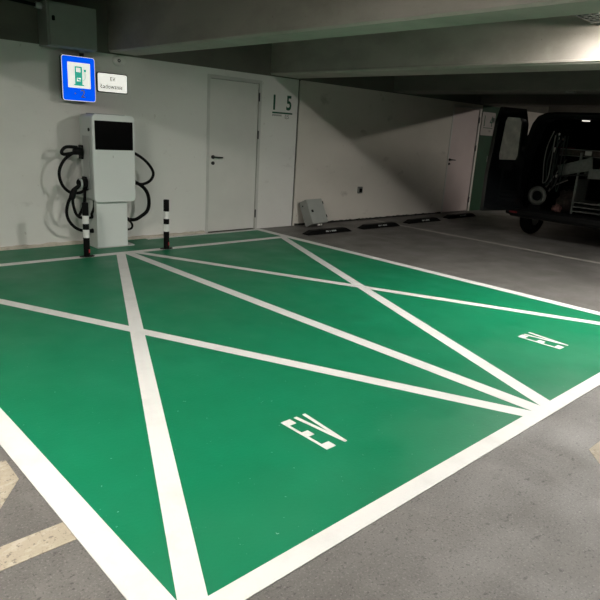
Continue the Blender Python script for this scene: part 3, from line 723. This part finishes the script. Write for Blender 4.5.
    obj('bar', B(0, .05, -.72, .42, -.02, .085), 'brown_cloth', r_, bevel=.004)
    obj('bar_edge', B(-.006, 0, -.72, .42, .078, .088), 'grey_metal', r_)
    obj('bar_edge', B(-.006, 0, -.72, .42, -.02, -.012), 'grey_metal', r_)
    obj('label_plate', B(-.01, -.006, -.10, .0, .005, .070), 'white_pl', r_)
    bm = bmesh.new(); cyl(bm, (X0 + .29, 4.27, 1.04), (X0 + .29, 3.83, 1.10), .011, n=10)
    r_ = thing('tool_rod', 'thin dark rod with a white knob lying across the van', 'rod', (0, 0, 0), group='things inside the open van'); obj('rod', bm, 'dark_steel', r_, smooth=True)
    bm = bmesh.new(); bmesh.ops.create_uvsphere(bm, u_segments=14, v_segments=10, radius=.024, matrix=Matrix.Translation((X0 + .29, 4.28, 1.04))); obj('knob', bm, 'white_pl', r_, smooth=True)
    # heap of cloths and tool bags
    def lump(name, label, c, s, m, seed, cat):
        rr = random.Random(seed); bm = bmesh.new(); bmesh.ops.create_icosphere(bm, subdivisions=3, radius=1)
        ph = [rr.uniform(0, 6) for _ in range(6)]
        for q in bm.verts:
            f = 1 + .14 * math.sin(5 * q.co.x + ph[0]) * math.cos(4 * q.co.z + ph[1]) + .10 * math.sin(9 * q.co.y + ph[2]) + .06 * math.sin(13 * q.co.z + ph[3])
            q.co = Vector((q.co.x * s[0] * f, q.co.y * s[1] * f, max(q.co.z * s[2] * f, -s[2] * .75)))
            q.co += Vector(c)
        return cargo(name, label, cat, bm, m, smooth=True)
    lump('work_cloth', 'dusty pink cloth lying on the van floor beside the reel', (.30, 4.19, .535), (.08, .075, .065), 'pink_cloth', 2, 'cloth')
    lump('tool_bag', 'dark brown tool bag behind the pink cloth in the van', (.62, 4.18, .62), (.16, .16, .19), 'brown_cloth', 3, 'bag')
    bm = bmesh.new(); box(bm, .8, 1.25, 4.0, 4.38, .47, .86); cargo('tool_case', 'dark case standing deep inside the van', 'case', bm, 'plastic', bevel=.02)
    # hanging cables along the left inner side
    for k in range(5):
        rr = random.Random(20 + k); y0 = 4.36 - k * .035; x0 = .12 + k * .035
        bm = bmesh.new()
        pts = [(x0, y0, 1.72 - k * .03), (x0, y0 + .05 + rr.uniform(-.02, .02), 1.5), (x0 + .02, y0 + .08 + rr.uniform(-.03, .03), 1.25), (x0 + .03, y0 + .07, 1.0), (x0, y0 + .03 + rr.uniform(-.03, .03), .92 - k * .03), (x0 + .02, y0 - .01, 1.0), (x0 + .02, y0 - .02, 1.3), (x0, y0 - .03, 1.66)]
        tube(bm, spline(pts, 6), .008 + .002 * (k % 2), 6)
        cargo('hanging_cable', ['pale grey looped cable hanging nearest the left door pillar inside the van', 'green grey cable loop hanging second from the left door pillar in the van', 'dark cable loop in the middle of the van cable bunch', 'grey cable loop hanging fourth from the left pillar in the van', 'cable loop hanging deepest of the bunch inside the van'][k], 'cable', bm, ['grey_metal', 'tray', 'rubber', 'dark_steel', 'tray'][k], smooth=True)
    for k, (yy, hh, rr_, m, lb) in enumerate(((3.92, .16, .03, 'grey_metal', 'grey spray can standing on the rack shelf in the van, leftmost'), (3.84, .13, .035, 'tray', 'dark green can on the rack shelf in the van, middle'), (3.70, .15, .03, 'pink_cloth', 'dull red can on the rack shelf in the van, rightmost'))):
        bm = bmesh.new(); cyl(bm, (.52, yy, 1.0875), (.52, yy, 1.0875 + hh), rr_, n=18); cyl(bm, (.52, yy, 1.0875 + hh), (.52, yy, 1.11 + hh), rr_ * .9, rr_ * .35, 18); cyl(bm, (.52, yy, 1.11 + hh), (.52, yy, 1.125 + hh), .01, n=10)
        cargo('spray_can', lb, 'can', bm, m, smooth=True)
    bm = bmesh.new()
    pts = []
    for k in range(60):
        a = 2 * PI * k / 15; pts.append(Vector((.80 + .002 * k, 4.50 + .13 * math.cos(a), 1.05 + .15 * math.sin(a))))
    tube(bm, pts, .012, 8); cargo('hose_coil', 'dark coiled hose hanging on the left inner side of the van', 'hose', bm, 'tray', smooth=True)
    for k, (y0_, y1_, za, zb) in enumerate(((4.50, 4.30, .92, 1.30), (4.44, 4.22, .86, .98))):
        bm = bmesh.new(); cyl(bm, (.56, y0_, za), (.60, y1_, zb), .010, n=8); cyl(bm, (.56, y0_, za), (.555, y0_ + .05, za - .09), .017, n=10)
        cargo('hand_tool', ['long handled tool leaning up behind the reel in the van', 'short handled tool lying above the pink cloth in the van'][k], 'tool', bm, 'steel', smooth=True)
    bm = B(.30, .36, 3.94, 4.04, 1.885, 1.90)
    cargo('interior_lamp', 'small lit lamp under the van roof', 'lamp', bm, 'van_lamp', bevel=.004)
    for k, (yy, zz, ww, hh, m, lb) in enumerate(((4.37, 1.60, .02, .10, 'white_pl', 'upright white strip in the dark upper van interior'), (4.30, 1.59, .05, .03, 'pink_cloth', 'small pink tag beside the upright white strip in the van'), (4.24, 1.475, .32, .012, 'tail', 'red strip painted as a tail lamp reflection above the long bar in the van'), (4.40, 1.40, .035, .075, 'white_pl', 'small white tag left of the long bar in the van'))):
        bm = B(.33, .345, yy - ww/2, yy + ww/2, zz, zz + hh); cargo('tag_and_reflection', lb, 'tag', bm, m)  # the red strip is a tail lamp reflection put in as colour
M['van_lamp'] = mat('lit_van_lamp', (.9, .9, .85), .4, var=.01, emit=(1, .95, .85), es=.9)


van()
# ------------------------------------------------------------------ world, camera, colour
w = bpy.data.worlds.new('world'); SC.world = w; w.use_nodes = True
w.node_tree.nodes['Background'].inputs[0].default_value = (0.01, 0.01, 0.01, 1); w.node_tree.nodes['Background'].inputs[1].default_value = 0.0
yaw, pitch, roll = [math.radians(a) for a in (43.879, 15.8426, 3.4674)]
f0 = Vector((math.sin(yaw), math.cos(yaw), 0)); r0 = Vector((math.cos(yaw), -math.sin(yaw), 0)); z0 = Vector((0, 0, 1))
fw = f0 * math.cos(pitch) - z0 * math.sin(pitch); up = f0 * math.sin(pitch) + z0 * math.cos(pitch)
r = r0 * math.cos(roll) + up * math.sin(roll); u = -r0 * math.sin(roll) + up * math.cos(roll)
cam = bpy.data.cameras.new('camera'); co = bpy.data.objects.new('camera', cam); COL.objects.link(co)
co.matrix_world = Matrix(((r.x, u.x, -fw.x, 0), (r.y, u.y, -fw.y, 0), (r.z, u.z, -fw.z, 1.5), (0, 0, 0, 1)))
cam.sensor_fit = 'HORIZONTAL'; cam.sensor_width = 36; cam.lens = 36 * 596.49 / 600; cam.clip_start = .05; cam.clip_end = 100
SC.camera = co
SC.view_settings.view_transform = 'Standard'; SC.view_settings.look = 'None'
SC.view_settings.exposure = 0.22; SC.view_settings.gamma = 1.0; SC.view_settings.use_curve_mapping = False
